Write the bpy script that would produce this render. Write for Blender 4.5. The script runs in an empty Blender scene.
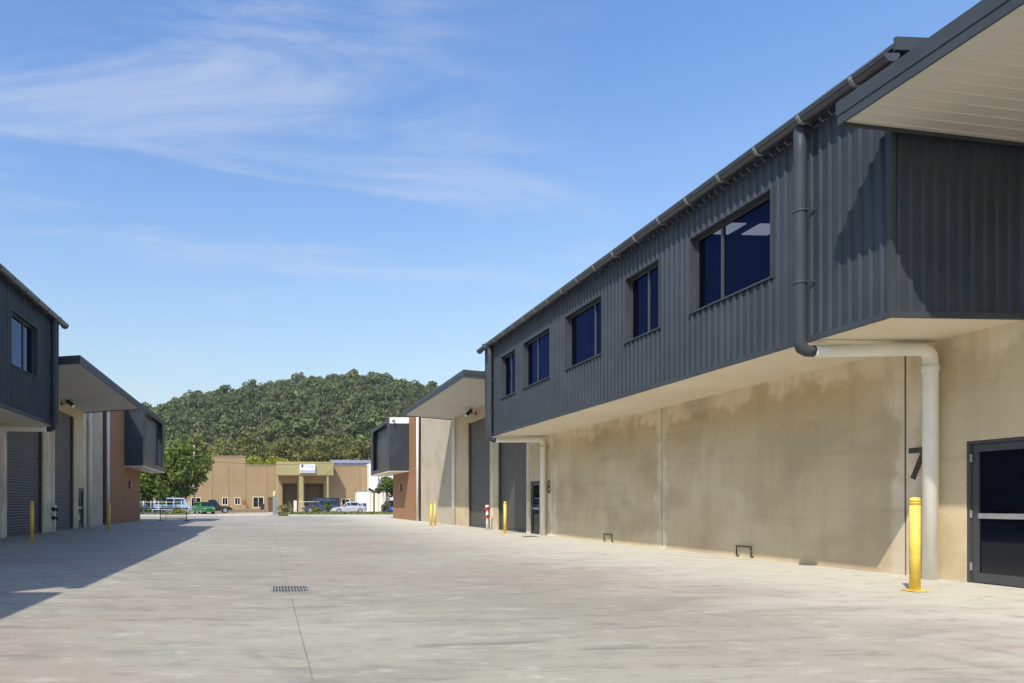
import bpy, bmesh, math, random
import numpy as np
from mathutils import Vector, Matrix
R = math.radians
random.seed(7); rng = np.random.default_rng(7)
S = bpy.context.scene
COL = S.collection

# ------------------------------------------------------------------ camera, sky, sun, exposure
cd = bpy.data.cameras.new('camera'); cam = bpy.data.objects.new('camera', cd); COL.objects.link(cam)
cam.location = (0, 0, 1.2); cam.rotation_euler = (R(90), 0, -math.atan(41/700))
cd.sensor_width = 36; cd.lens = 700/1024*36
cd.shift_x = 204/1024; cd.shift_y = 162.5/1024
cd.clip_start = .05; cd.clip_end = 6000
S.camera = cam

SUN = Vector((-.54, -.653, 1)).normalized()
ELEV = math.asin(SUN.z); AZ = math.atan2(SUN.x, SUN.y)
W = bpy.data.worlds.new('World'); S.world = W; W.use_nodes = True
nt = W.node_tree; N = nt.nodes; L = nt.links; N.clear()
def wn(t, **k):
    n = N.new(t)
    for a, b in k.items(): setattr(n, a, b)
    return n
sky = wn('ShaderNodeTexSky', sky_type='NISHITA', sun_disc=False, sun_elevation=ELEV, sun_rotation=AZ,
         altitude=50, air_density=1.7, dust_density=1.6, ozone_density=5.0)
geo = wn('ShaderNodeTexCoord'); sep = wn('ShaderNodeSeparateXYZ'); L.new(geo.outputs['Generated'], sep.inputs[0])
def wm(op, a, b=None, clamp=False):
    n = wn('ShaderNodeMath', operation=op, use_clamp=clamp)
    for i, v in enumerate((a, b)):
        if v is None: continue
        if isinstance(v, (int, float)): n.inputs[i].default_value = v
        else: L.new(v, n.inputs[i])
    return n.outputs[0]
zz = wm('ADD', wm('MAXIMUM', sep.outputs[2], 0), .16)
cu = wm('DIVIDE', sep.outputs[0], zz); cv = wm('DIVIDE', sep.outputs[1], zz)
cc = wn('ShaderNodeCombineXYZ'); L.new(cu, cc.inputs[0]); L.new(cv, cc.inputs[1])
def cloud(scale, rot, loc, lo, hi, detail=9, rough=.62, dist=.35):
    mp = wn('ShaderNodeMapping'); L.new(cc.outputs[0], mp.inputs[0])
    mp.inputs['Scale'].default_value = scale; mp.inputs['Rotation'].default_value = (0, 0, rot); mp.inputs['Location'].default_value = loc
    nz = wn('ShaderNodeTexNoise'); L.new(mp.outputs[0], nz.inputs['Vector'])
    nz.inputs['Scale'].default_value = 1; nz.inputs['Detail'].default_value = detail; nz.inputs['Roughness'].default_value = rough
    nz.inputs['Distortion'].default_value = dist
    mr = wn('ShaderNodeMapRange', interpolation_type='SMOOTHSTEP'); L.new(nz.outputs[0], mr.inputs[0])
    mr.inputs[1].default_value = lo; mr.inputs[2].default_value = hi
    return mr.outputs[0]
c1 = cloud((1.0, 3.0, 1), .35, (2.12, .92, 3.58), .44, .70, 10, .66, .6)
c2 = cloud((.55, .75, 1), .1, (-.19, 6.15, 1.74), .46, .62, 4, .5, .2)
cm = wm('MULTIPLY', wm('MULTIPLY', c1, c2), .44)
hs = wn('ShaderNodeHueSaturation'); L.new(sky.outputs[0], hs.inputs['Color'])
hs.inputs['Hue'].default_value = .512; hs.inputs['Saturation'].default_value = 1.18; hs.inputs['Value'].default_value = 1.38
hz = wm('MULTIPLY', wm('POWER', wm('SUBTRACT', 1, wm('MULTIPLY', wm('MAXIMUM', sep.outputs[2], 0), 2.0, True)), 1.5), .58)
hzm = wn('ShaderNodeMix', data_type='RGBA'); L.new(hz, hzm.inputs[0]); L.new(hs.outputs[0], hzm.inputs[6]); hzm.inputs[7].default_value = (4.5, 5.2, 5.75, 1)
mixc = wn('ShaderNodeMix', data_type='RGBA'); L.new(cm, mixc.inputs[0]); L.new(hzm.outputs[2], mixc.inputs[6])
mixc.inputs[7].default_value = (5.0, 5.4, 6.1, 1)
bg = wn('ShaderNodeBackground'); L.new(mixc.outputs[2], bg.inputs[0]); bg.inputs[1].default_value = .148
out = wn('ShaderNodeOutputWorld'); L.new(bg.outputs[0], out.inputs[0])

sd = bpy.data.lights.new('sun', 'SUN'); sd.energy = 5.0; sd.angle = R(.5); sd.color = (1, .925, .80)
so = bpy.data.objects.new('sun', sd); COL.objects.link(so); so.rotation_euler = (-SUN).to_track_quat('-Z', 'Y').to_euler(); so.location = (-40, -50, 80)
vs = S.view_settings; vs.view_transform = 'Standard'; vs.look = 'None'; vs.gamma = 1; vs.use_curve_mapping = False; vs.exposure = 0
S.cycles.max_bounces = 8; S.cycles.diffuse_bounces = 5; S.cycles.transparent_max_bounces = 12
try: S.cycles.use_denoising = True
except Exception: pass

# ------------------------------------------------------------------ materials
class Mat:
    def __init__(s, name):
        s.m = bpy.data.materials.new(name); s.m.use_nodes = True
        s.t = s.m.node_tree; s.b = s.t.nodes['Principled BSDF']; s.tc = s.n('ShaderNodeTexCoord')
    def n(s, t, **k):
        n = s.t.nodes.new(t)
        for a, b in k.items(): setattr(n, a, b)
        return n
    def lk(s, a, b): s.t.links.new(a, b)
    def math(s, op, a, b=None, clamp=False):
        n = s.n('ShaderNodeMath', operation=op, use_clamp=clamp)
        for i, v in enumerate((a, b)):
            if v is None: continue
            if isinstance(v, (int, float)): n.inputs[i].default_value = v
            else: s.lk(v, n.inputs[i])
        return n.outputs[0]
    def noise(s, scale, detail=4, rough=.55, coord='Object', vec=(1, 1, 1), loc=(0, 0, 0), dist=0):
        mp = s.n('ShaderNodeMapping'); s.lk(s.tc.outputs[coord], mp.inputs[0]); mp.inputs['Scale'].default_value = vec; mp.inputs['Location'].default_value = loc
        nz = s.n('ShaderNodeTexNoise'); s.lk(mp.outputs[0], nz.inputs['Vector'])
        nz.inputs['Scale'].default_value = scale; nz.inputs['Detail'].default_value = detail; nz.inputs['Roughness'].default_value = rough; nz.inputs['Distortion'].default_value = dist
        return nz.outputs[0]
    def step(s, v, lo, hi, a=0, b=1):
        mr = s.n('ShaderNodeMapRange', interpolation_type='SMOOTHSTEP'); s.lk(v, mr.inputs[0])
        for i, x in enumerate((lo, hi, a, b)): mr.inputs[i+1].default_value = x
        return mr.outputs[0]
    def mix(s, f, a, b, mode='MIX'):
        n = s.n('ShaderNodeMix', data_type='RGBA', blend_type=mode)
        for i, v in ((0, f), (6, a), (7, b)):
            if isinstance(v, (int, float)): n.inputs[i].default_value = v
            elif isinstance(v, tuple): n.inputs[i].default_value = v + (1,) if len(v) == 3 else v
            else: s.lk(v, n.inputs[i])
        return n.outputs[2]
    def col(s, c):
        if isinstance(c, tuple): s.b.inputs['Base Color'].default_value = c + (1,)
        else: s.lk(c, s.b.inputs['Base Color'])
    def pr(s, rough=.6, metal=0, spec=.5, coat=0):
        s.b.inputs['Roughness'].default_value = rough; s.b.inputs['Metallic'].default_value = metal
        s.b.inputs['Specular IOR Level'].default_value = spec; s.b.inputs['Coat Weight'].default_value = coat
        return s
    def bump(s, h, strength=.3, dist=.01):
        n = s.n('ShaderNodeBump'); s.lk(h, n.inputs['Height']); n.inputs['Strength'].default_value = strength; n.inputs['Distance'].default_value = dist
        s.lk(n.outputs[0], s.b.inputs['Normal'])

def simple(name, c, rough=.6, metal=0, var=.12, scale=3, spec=.5, coat=0, bump=0):
    m = Mat(name); d = tuple(x*(1-var) for x in c); e = tuple(min(1, x*(1+var)) for x in c)
    nz = m.noise(scale, 5)
    m.col(m.mix(m.step(nz, .3, .7), d, e)); m.pr(rough, metal, spec, coat)
    if bump: m.bump(m.noise(scale*12, 3), bump, .005)
    return m.m

def tilt_concrete(name, rim=(.79, .70, .53), inner=(.60, .495, .315), far=False):
    """Stained precast panels: pale edges, browner middles.  UV is 0..1 over each panel, UV2 holds its size in metres."""
    m = Mat(name)
    uv = m.n('ShaderNodeUVMap', uv_map='UVMap'); sz = m.n('ShaderNodeUVMap', uv_map='Size')
    a = m.n('ShaderNodeSeparateXYZ'); m.lk(uv.outputs[0], a.inputs[0]); b = m.n('ShaderNodeSeparateXYZ'); m.lk(sz.outputs[0], b.inputs[0])
    du = m.math('MULTIPLY', m.math('MINIMUM', a.outputs[0], m.math('SUBTRACT', 1, a.outputs[0])), b.outputs[0])
    dv = m.math('MULTIPLY', m.math('SUBTRACT', 1, a.outputs[1]), b.outputs[1])
    d = m.math('MINIMUM', du, m.math('MULTIPLY', dv, .8))
    n1 = m.noise(.9, 6, .6, loc=(2, 3, 1)); n2 = m.noise(.35, 3, .5); n3 = m.noise(6, 6, .65); nv = m.noise(1, 5, .6, vec=(2.2, 2.2, .25))
    e = m.math('ADD', d, m.math('MULTIPLY', m.math('SUBTRACT', n1, .5), 1.5))
    f = m.step(e, .14, .36)
    f = m.math('MULTIPLY', f, m.step(n2, .25, .55, .5, 1))
    c = m.mix(f, rim, inner)
    c = m.mix(m.step(nv, .46, .70, 0, .5), c, (.50, .41, .28))
    n4 = m.noise(1.5, 7, .68, loc=(7, 1, 4), dist=.6)
    c = m.mix(m.step(n4, .57, .72, 0, .22), c, (.29, .235, .16))
    c = m.mix(m.step(n3, .62, .75, 0, .35), c, (.64, .60, .52))
    c = m.mix(m.step(m.noise(.42, 6, .58, loc=(3, 8, 5), vec=(1, 1, 1.3), dist=.3), .46, .66, 0, .5), c, (.375, .30, .19))
    dots = m.noise(26, 1, .4); c = m.mix(m.step(dots, .70, .74, 0, .45), c, (.22, .18, .12))
    hl = m.noise(1, 3, .5, vec=(.3, .3, 3.4), loc=(0, 0, 2))
    c = m.mix(m.step(hl, .56, .70, 0, .18), c, (.30, .26, .19))
    c = m.mix(m.step(m.noise(60, 2), .66, .74, 0, .3), c, (.25, .22, .18))
    m.col(c); m.pr(.85, 0, .25); m.bump(m.math('ADD', n3, m.noise(40, 4)), .12, .006)
    return m.m

def yard_concrete():
    m = Mat('yard_concrete')
    big = m.noise(.12, 4, .5, loc=(4, 2, 0)); mid = m.noise(1.0, 7, .66, vec=(.5, 1.5, 1), dist=.4); st = m.noise(2.3, 8, .68, vec=(.30, 1.9, 1), dist=.5)
    fine = m.noise(9, 6, .7); pk = m.noise(.22, 3, .5, loc=(9, 9, 0))
    c = m.mix(m.step(big, .35, .65), (.285, .268, .215), (.365, .345, .28))
    c = m.mix(m.step(pk, .48, .64, 0, .65), c, (.335, .275, .228))
    c = m.mix(m.step(mid, .48, .70, 0, .6), c, (.225, .214, .178))
    c = m.mix(m.step(st, .53, .68, 0, .75), c, (.175, .166, .142))
    c = m.mix(m.step(st, .28, .42, .45, 0), c, (.45, .43, .365))
    # concrete gets paler towards the right-hand building
    sx = m.n('ShaderNodeSeparateXYZ'); m.lk(m.tc.outputs['Object'], sx.inputs[0])
    edge = m.math('ADD', sx.outputs[0], m.math('MULTIPLY', m.math('SUBTRACT', mid, .5), 9))
    c = m.mix(m.step(edge, 4.0, 9.5, 0, .75), c, (.57, .55, .465))
    # broad arcs left by turning tyres
    arc = m.n('ShaderNodeTexWave', wave_type='RINGS', rings_direction='Z'); mp = m.n('ShaderNodeMapping'); m.lk(m.tc.outputs['Object'], mp.inputs[0])
    mp.inputs['Location'].default_value = (14, -2, 0); m.lk(mp.outputs[0], arc.inputs[0]); arc.inputs['Scale'].default_value = .42; arc.inputs['Distortion'].default_value = 3.5; arc.inputs['Detail'].default_value = 3; arc.inputs['Detail Scale'].default_value = .6
    c = m.mix(m.math('MULTIPLY', m.step(arc.outputs[1], .8, 1, 0, .35), m.step(m.noise(.3, 2), .45, .62)), c, (.24, .23, .21))
    c = m.mix(m.step(fine, .54, .76, 0, .5), c, (.25, .24, .205))
    mot = m.noise(3.2, 8, .72, vec=(.7, 1.2, 1), loc=(5, 1, 0)); c = m.mix(m.step(mot, .52, .68, 0, .6), c, (.225, .205, .172)); c = m.mix(m.step(mot, .28, .46, .5, 0), c, (.54, .52, .45))
    sp = m.noise(38, 2, .5); c = m.mix(m.step(sp, .70, .76, 0, .45), c, (.22, .21, .19))
    m.col(c); m.pr(.8, 0, .3); m.bump(m.math('ADD', fine, m.noise(70, 3)), .10, .006)
    return m.m

def brick(name):
    m = Mat(name)
    sp = m.n('ShaderNodeSeparateXYZ'); m.lk(m.tc.outputs['Object'], sp.inputs[0])
    cb = m.n('ShaderNodeCombineXYZ'); m.lk(m.math('ADD', sp.outputs[1], sp.outputs[0]), cb.inputs[0]); m.lk(sp.outputs[2], cb.inputs[1])
    bt = m.n('ShaderNodeTexBrick'); m.lk(cb.outputs[0], bt.inputs[0])
    bt.inputs['Color1'].default_value = (.34, .165, .07, 1); bt.inputs['Color2'].default_value = (.23, .10, .045, 1); bt.inputs['Mortar'].default_value = (.36, .27, .19, 1)
    bt.inputs['Scale'].default_value = 1; bt.inputs['Brick Width'].default_value = .24; bt.inputs['Row Height'].default_value = .086; bt.inputs['Mortar Size'].default_value = .007
    m.col(m.mix(m.step(m.noise(1.3, 5), .4, .75, 0, .5), bt.outputs[0], (.33, .17, .08))); m.pr(.85, 0, .2)
    m.bump(bt.outputs[1], -.4, .008)
    return m.m

def glass(name, tint=(.05, .07, .10), trans=.5, rough=.02, refl=(.80, .86, 1)):
    m = Mat(name); t = m.t; t.nodes.remove(m.b)
    o = t.nodes['Material Output']; g = m.n('ShaderNodeBsdfGlossy'); g.inputs['Roughness'].default_value = rough; g.inputs[0].default_value = refl + (1,)
    tr = m.n('ShaderNodeBsdfTransparent'); tr.inputs[0].default_value = tint + (1,)
    df = m.n('ShaderNodeBsdfDiffuse'); df.inputs[0].default_value = (.006, .009, .02, 1)
    lw = m.n('ShaderNodeLayerWeight'); lw.inputs[0].default_value = .5; fz = m.math('ADD', m.math('MULTIPLY', m.math('POWER', lw.outputs[1], 5), .95), .05)
    nz = m.n('ShaderNodeBump'); m.lk(m.noise(.8, 2), nz.inputs['Height']); nz.inputs['Strength'].default_value = .02; m.lk(nz.outputs[0], g.inputs['Normal'])
    a = m.n('ShaderNodeMixShader'); a.inputs[0].default_value = trans; m.lk(df.outputs[0], a.inputs[1]); m.lk(tr.outputs[0], a.inputs[2])
    b = m.n('ShaderNodeMixShader'); m.lk(fz, b.inputs[0]); m.lk(a.outputs[0], b.inputs[1]); m.lk(g.outputs[0], b.inputs[2])
    m.lk(b.outputs[0], o.inputs[0])
    return m.m

def leaf(name, a, b, scale=.5, tr=.25):
    m = Mat(name); c = m.mix(m.step(m.noise(scale, 3, .6), .35, .65), a, b)
    c = m.mix(m.step(m.noise(scale*9, 2), .4, .7, 0, .6), c, tuple(x*1.5 for x in b))
    m.col(c); m.pr(.6, 0, .25)
    t = m.n('ShaderNodeBsdfTranslucent'); m.lk(c, t.inputs[0]); mx = m.n('ShaderNodeMixShader'); mx.inputs[0].default_value = tr
    m.lk(m.b.outputs[0], mx.inputs[1]); m.lk(t.outputs[0], mx.inputs[2]); m.lk(mx.outputs[0], m.t.nodes['Material Output'].inputs[0])
    return m.m

def emis(name, c, s):
    m = Mat(name); m.col(c); m.b.inputs['Emission Color'].default_value = c + (1,); m.b.inputs['Emission Strength'].default_value = s
    return m.m

M = {}
M['panel'] = tilt_concrete('stained_concrete_panel')
M['panel_sun_dimmed'] = tilt_concrete('sun_dimmed_concrete_panel', (.54, .475, .37), (.47, .41, .31))  # same concrete in darker colours, toning down the sunlit far panels
M['joint'] = simple('joint_sealant', (.045, .042, .036), .9)
M['saw'] = simple('saw_cut_filler', (.20, .19, .165), .9, 0, .3, 2)
M['yard'] = yard_concrete()
M['brick'] = brick('red_brick')
M['clad'] = simple('charcoal_steel_sheet', (.045, .054, .067), .33, 0, .12, .8, .22)
M['trim'] = simple('charcoal_folded_trim', (.054, .063, .074), .45, 0, .10, 1.2, .15)
M['gutter'] = simple('charcoal_gutter_steel', (.075, .078, .082), .28, .2, .1, 1.5)
M['cream'] = simple('cream_soffit_sheet', (.76, .68, .53), .6, 0, .05, .6)
M['pipe'] = simple('pale_painted_pipe', (.80, .78, .70), .5, 0, .05, 2)
M['white'] = simple('white_paint', (.78, .77, .74), .5, 0, .04, 2)
M['soffit'] = simple('pale_ribbed_soffit', (.58, .565, .51), .55, 0, .04, .8)
M['roller'] = simple('charcoal_roller_curtain', (.095, .086, .072), .55, 0, .1, .7)
M['dark'] = simple('dark_interior', (.03, .03, .034), .9, 0, .1)
M['room'] = simple('room_darkness', (.012, .014, .03), .9, 0, .05)  # darkness of the unlit room put into its surface colour
M['frame'] = simple('dark_anodised_frame', (.062, .066, .07), .45, .1, .06)
M['glass'] = glass('tinted_blue_glass', (.27, .29, .36), .75, .02, (.10, .17, .50))
M['glass_shade'] = glass('shaded_row_blue_glass', (.08, .11, .20), .6, .02, (.5, .62, .9))  # same window glass, reflection brightened by its colour for the shaded row
M['dglass'] = glass('dark_door_glass', (.03, .03, .03), .5, .02, (.9, .9, .9))
b_ = Mat('yellow_bollard_paint'); q_ = b_.mix(b_.step(b_.noise(5, 5), .3, .7), (.72, .50, .07), (.84, .61, .11))
q_ = b_.mix(b_.step(b_.noise(9, 7, .7, vec=(1, 1, .5)), .60, .68, 0, .8), q_, (.33, .24, .10)); b_.col(b_.mix(b_.step(b_.noise(30, 4, .6), .66, .72, 0, .7), q_, (.16, .12, .07))); b_.pr(.5); M['yellow'] = b_.m
M['orange'] = simple('orange_band', (.70, .16, .03), .5)
M['red'] = simple('red_paint', (.32, .04, .03), .45)
M['number'] = simple('dark_number_paint', (.055, .045, .03), .7)
M['steel'] = simple('galvanised_steel', (.42, .43, .44), .45, .6, .1, 6)
M['rust'] = simple('dark_rusted_bar', (.07, .055, .04), .8)
M['grate'] = simple('dull_cast_iron', (.26, .25, .225), .7, 0, .2, 6)
M['strap'] = simple('grey_gutter_strap', (.22, .225, .23), .4)
M['black'] = simple('black_painted_metal', (.025, .026, .03), .45)
M['rubber'] = simple('tyre_rubber', (.03, .03, .03), .8)
M['tan'] = simple('tan_rendered_wall', (.325, .238, .135), .85, 0, .07, .35, .2, 0, .1)
M['olive'] = simple('olive_ribbed_fascia', (.36, .315, .14), .6, 0, .08, .4)
M['tandoor'] = simple('brown_roller_curtain', (.13, .10, .055), .6)
M['asphalt'] = simple('grey_asphalt', (.20, .19, .175), .9, 0, .2, .4)
M['drive'] = simple('pinkish_driveway', (.46, .385, .31), .85, 0, .12, .4)
M['kerb'] = simple('concrete_kerb', (.55, .53, .48), .8)
M['earth'] = simple('dry_grass_ground', (.15, .15, .07), .95, 0, .35, .2)
M['hill'] = simple('forest_floor', (.055, .052, .028), .95, 0, .3, .05)
M['bark'] = simple('grey_bark', (.20, .17, .13), .9, 0, .25, 2)
M['palebark'] = simple('pale_gum_bark', (.45, .42, .36), .8, 0, .2, 1)
M['grass'] = leaf('grass_blades', (.11, .15, .03), (.20, .20, .06), .8)
M['gum'] = leaf('gum_foliage', (.070, .100, .036), (.150, .170, .058), .16, .15)
M['gum2'] = leaf('olive_gum_foliage', (.10, .115, .03), (.19, .185, .05), .2, .2)
M['bright'] = leaf('bright_green_foliage', (.045, .085, .013), (.14, .185, .028), .45, .15)
M['lime'] = leaf('yellow_green_foliage', (.19, .22, .02), (.30, .30, .03), .3, .3)
M['pink'] = leaf('pink_blossom', (.50, .20, .17), (.60, .34, .28), 2, .2)
M['solar'] = simple('solar_panel_blue', (.05, .055, .075), .55, 0)
M['lamp'] = emis('ceiling_light', (.95, .97, 1.0), .9)
M['lens'] = simple('clear_lamp_lens', (.75, .75, .72), .2)

# ------------------------------------------------------------------ mesh helpers
class MB:
    def __init__(s): s.v = []; s.f = []; s.uv = {}; s.sz = {}; s.smooth = set()
    def face(s, pts, uv=None, size=None, smooth=False):
        i = len(s.v); s.v += [tuple(p) for p in pts]; s.f.append(tuple(range(i, i+len(pts))))
        if uv: s.uv[len(s.f)-1] = uv; s.sz[len(s.f)-1] = size
        if smooth: s.smooth.add(len(s.f)-1)
    def box(s, x0, x1, y0, y1, z0, z1):
        x0, x1 = sorted((x0, x1)); y0, y1 = sorted((y0, y1)); z0, z1 = sorted((z0, z1))
        i = len(s.v)
        s.v += [(x, y, z) for z in (z0, z1) for y in (y0, y1) for x in (x0, x1)]
        s.f += [tuple(i+k for k in q) for q in ((0, 2, 3, 1), (4, 5, 7, 6), (0, 1, 5, 4), (2, 6, 7, 3), (0, 4, 6, 2), (1, 3, 7, 5))]
        return s
    def tube(s, pts, r, n=12, cap=True, r1=None):
        pts = [Vector(p) for p in pts]; rings = []; k = len(pts)
        up = None
        for j, p in enumerate(pts):
            t = (pts[min(j+1, k-1)] - pts[max(j-1, 0)]).normalized()
            if up is None: up = t.orthogonal().normalized()
            up = (up - t*up.dot(t)).normalized(); w = t.cross(up)
            rr = r if r1 is None else r + (r1-r)*j/(k-1)
            i = len(s.v); s.v += [tuple(p + (up*math.cos(a) + w*math.sin(a))*rr) for a in [2*math.pi*q/n for q in range(n)]]
            rings.append(i)
        for a, b in zip(rings, rings[1:]):
            for q in range(n):
                s.f.append((a+q, a+(q+1) % n, b+(q+1) % n, b+q)); s.smooth.add(len(s.f)-1)
        if cap: s.f.append(tuple(rings[0]+q for q in reversed(range(n)))); s.f.append(tuple(rings[-1]+q for q in range(n)))
        return s
    def lathe(s, prof, c, n=20, axis='z'):
        c = Vector(c); rings = []
        for r, h in prof:
            i = len(s.v)
            for q in range(n):
                a = 2*math.pi*q/n; u, v = r*math.cos(a), r*math.sin(a)
                s.v.append(tuple(c + {'z': Vector((u, v, h)), 'x': Vector((h, u, v)), 'y': Vector((u, h, v))}[axis]))
            rings.append(i)
        for a, b in zip(rings, rings[1:]):
            for q in range(n): s.f.append((a+q, a+(q+1) % n, b+(q+1) % n, b+q)); s.smooth.add(len(s.f)-1)
        s.f.append(tuple(rings[0]+q for q in reversed(range(n)))); s.f.append(tuple(rings[-1]+q for q in range(n)))
        return s
    def prism(s, poly, axis, a, b):
        """poly in the two other axes, extruded along axis from a to b"""
        mk = {'y': lambda p, t: (p[0], t, p[1]), 'x': lambda p, t: (t, p[0], p[1]), 'z': lambda p, t: (p[0], p[1], t)}[axis]
        n = len(poly); i = len(s.v)
        s.v += [mk(p, a) for p in poly] + [mk(p, b) for p in poly]
        for q in range(n): s.f.append((i+q, i+(q+1) % n, i+n+(q+1) % n, i+n+q))
        s.f.append(tuple(i+q for q in reversed(range(n)))); s.f.append(tuple(i+n+q for q in range(n)))
        return s
    def strip(s, prof, mk, a, b):
        """open profile (u,h) swept from a to b; mk(u,h,t) -> point"""
        i = len(s.v)
        for u, h in prof: s.v += [mk(u, h, a), mk(u, h, b)]
        for q in range(len(prof)-1): s.f.append((i+2*q, i+2*q+2, i+2*q+3, i+2*q+1))
        return s
    def build(s, name, mat, parent=None, bevel=0):
        me = bpy.data.meshes.new(name); o = bpy.data.objects.new(name, me); COL.objects.link(o)
        off = Vector((0, 0, 0)); p = parent
        while p is not None: off += Vector(p.location); p = p.parent
        me.from_pydata([tuple(Vector(v) - off) for v in s.v], [], s.f); me.materials.append(mat)
        if s.uv:
            ua = me.uv_layers.new(name='UVMap'); sa = me.uv_layers.new(name='Size')
            for pl in me.polygons:
                if pl.index in s.uv:
                    for k, li in enumerate(pl.loop_indices): ua.data[li].uv = s.uv[pl.index][k]; sa.data[li].uv = s.sz[pl.index]
        sm = np.zeros(len(me.polygons), bool); 
        if s.smooth: sm[list(s.smooth)] = True
        me.polygons.foreach_set('use_smooth', sm)
        bm = bmesh.new(); bm.from_mesh(me)
        if not s.uv: bmesh.ops.recalc_face_normals(bm, faces=bm.faces)
        bm.to_mesh(me); bm.free()
        if bevel:
            b = o.modifiers.new('bevel', 'BEVEL'); b.width = bevel; b.segments = 2; b.limit_method = 'ANGLE'; b.angle_limit = R(40)
        if parent is not None: o.parent = parent
        return o

def tag(o, label=None, cat=None, group=None, kind=None):
    for k, v in (('label', label), ('category', cat), ('group', group), ('kind', kind)):
        if v: o[k] = v
    return o
def empty(name, loc=(0, 0, 0), label=None, cat=None, group=None):
    o = bpy.data.objects.new(name, None); COL.objects.link(o); o.location = loc; o.empty_display_size = .2
    return tag(o, label, cat, group)
def copy_tree(o, loc, label, parent=None):
    c = o.copy(); COL.objects.link(c)
    if parent is not None: c.parent = parent
    else: c.location = loc; c['label'] = label
    for ch in list(o.children): copy_tree(ch, None, None, c)
    return c
def struct(mb, name, mat): return tag(mb.build(name, mat), kind='structure')

def ribs(u0, u1, p=.184, h=.036, w=.020, sl=.022, ph=0):
    """trapezoid rib profile between u0 and u1, ribs on a fixed grid"""
    def H(u):
        d = abs(((u-ph)/p + .5) % 1 - .5)*p
        return h if d <= w/2 else (h*(1-(d-w/2)/sl) if d < w/2+sl else 0)
    us = {u0, u1}
    k = math.floor((u0-ph)/p)-1
    while k*p+ph < u1+p:
        for d in (-w/2-sl, -w/2, w/2, w/2+sl):
            u = k*p+ph+d
            if u0 < u < u1: us.add(u)
        k += 1
    return [(u, H(u)) for u in sorted(us)]

# ------------------------------------------------------------------ ground, kerb, verge, drive, hill
def vground(x):                     # the yard falls to a centre drain
    return -.12*max(0, 1-abs(x-.35)/9.6)
g = MB(); g.face([(-2500, -2500, -.3), (2500, -2500, -.3), (2500, 2500, -.3), (-2500, 2500, -.3)]); struct(g, 'ground', M['earth'])
g = MB(); xs = [-40, -9.3, -6, -3, .35, 3.5, 6.5, 10.7, 40]
for a, b in zip(xs, xs[1:]):
    g.face([(a, -40, vground(a)), (b, -40, vground(b)), (b, 62, vground(b)), (a, 62, vground(a))])
    g.face([(a, 62, vground(a)), (b, 62, vground(b)), (b, 72.5, -.02), (a, 72.5, -.02)])
struct(g, 'concrete_yard', M['yard'])
g = MB(); g.strip([(.337, 0), (.347, 0)], lambda u, h, t: (u, t, vground(.35)+.004), -10, 10.43); g.strip([(.337, 0), (.347, 0)], lambda u, h, t: (u, t, vground(.35)+.004), 11.2, 61.9)
struct(g, 'yard_joint', M['saw'])
g = MB(); g.box(-40, .2, 72.5, 72.8, -.28, .10); g.box(2.2, 40, 72.5, 72.8, -.28, .10); struct(g, 'kerb', M['kerb'])
g = MB(); g.face([(-60, 72.8, .06), (-9, 72.8, .06), (-9, 84, .06), (-60, 84, .06)]); g.face([(1.2, 72.8, .06), (60, 72.8, .06), (60, 84, .06), (1.2, 84, .06)]); struct(g, 'verge', M['earth'])
g = MB(); g.face([(-70, 72.6, 0), (70, 72.6, 0), (70, 140, .0), (-70, 140, .0)]); struct(g, 'carpark', M['drive'])

PX = np.array([-700, -300, -150, -91, -66, -36, 2, 40, 72, 92, 120, 180, 300, 700.])
PZ = np.array([4, 12, 24, 35, 45, 53.5, 60.5, 64.5, 63, 58.5, 47, 36, 24, 6.])
def hill_z(x, y):
    x = np.asarray(x, float); y = np.asarray(y, float)
    top = np.interp(x*380/np.maximum(y, 250), PX, PZ)
    t = np.clip((y-150)/230, 0, 1); s = t*t*(3-2*t)*.55 + t*.45
    d = np.clip((y-380)/400, 0, 1)
    return top*s*(1-.8*d*d*(3-2*d)) + .7*np.sin(x*.07+y*.03)*t + .5*np.sin(x*.15-y*.05)*t - .2
nx, ny = 90, 60
X = np.linspace(-700, 700, nx); Y = np.linspace(149, 800, ny)
gx, gy = np.meshgrid(X, Y); gz = hill_z(gx, gy)
g = MB(); g.v = [tuple(p) for p in np.stack([gx, gy, gz], -1).reshape(-1, 3)]
g.f = [(j*nx+i, j*nx+i+1, (j+1)*nx+i+1, (j+1)*nx+i) for j in range(ny-1) for i in range(nx-1)]
g.smooth = set(range(len(g.f))); struct(g, 'hill', M['hill'])

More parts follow.
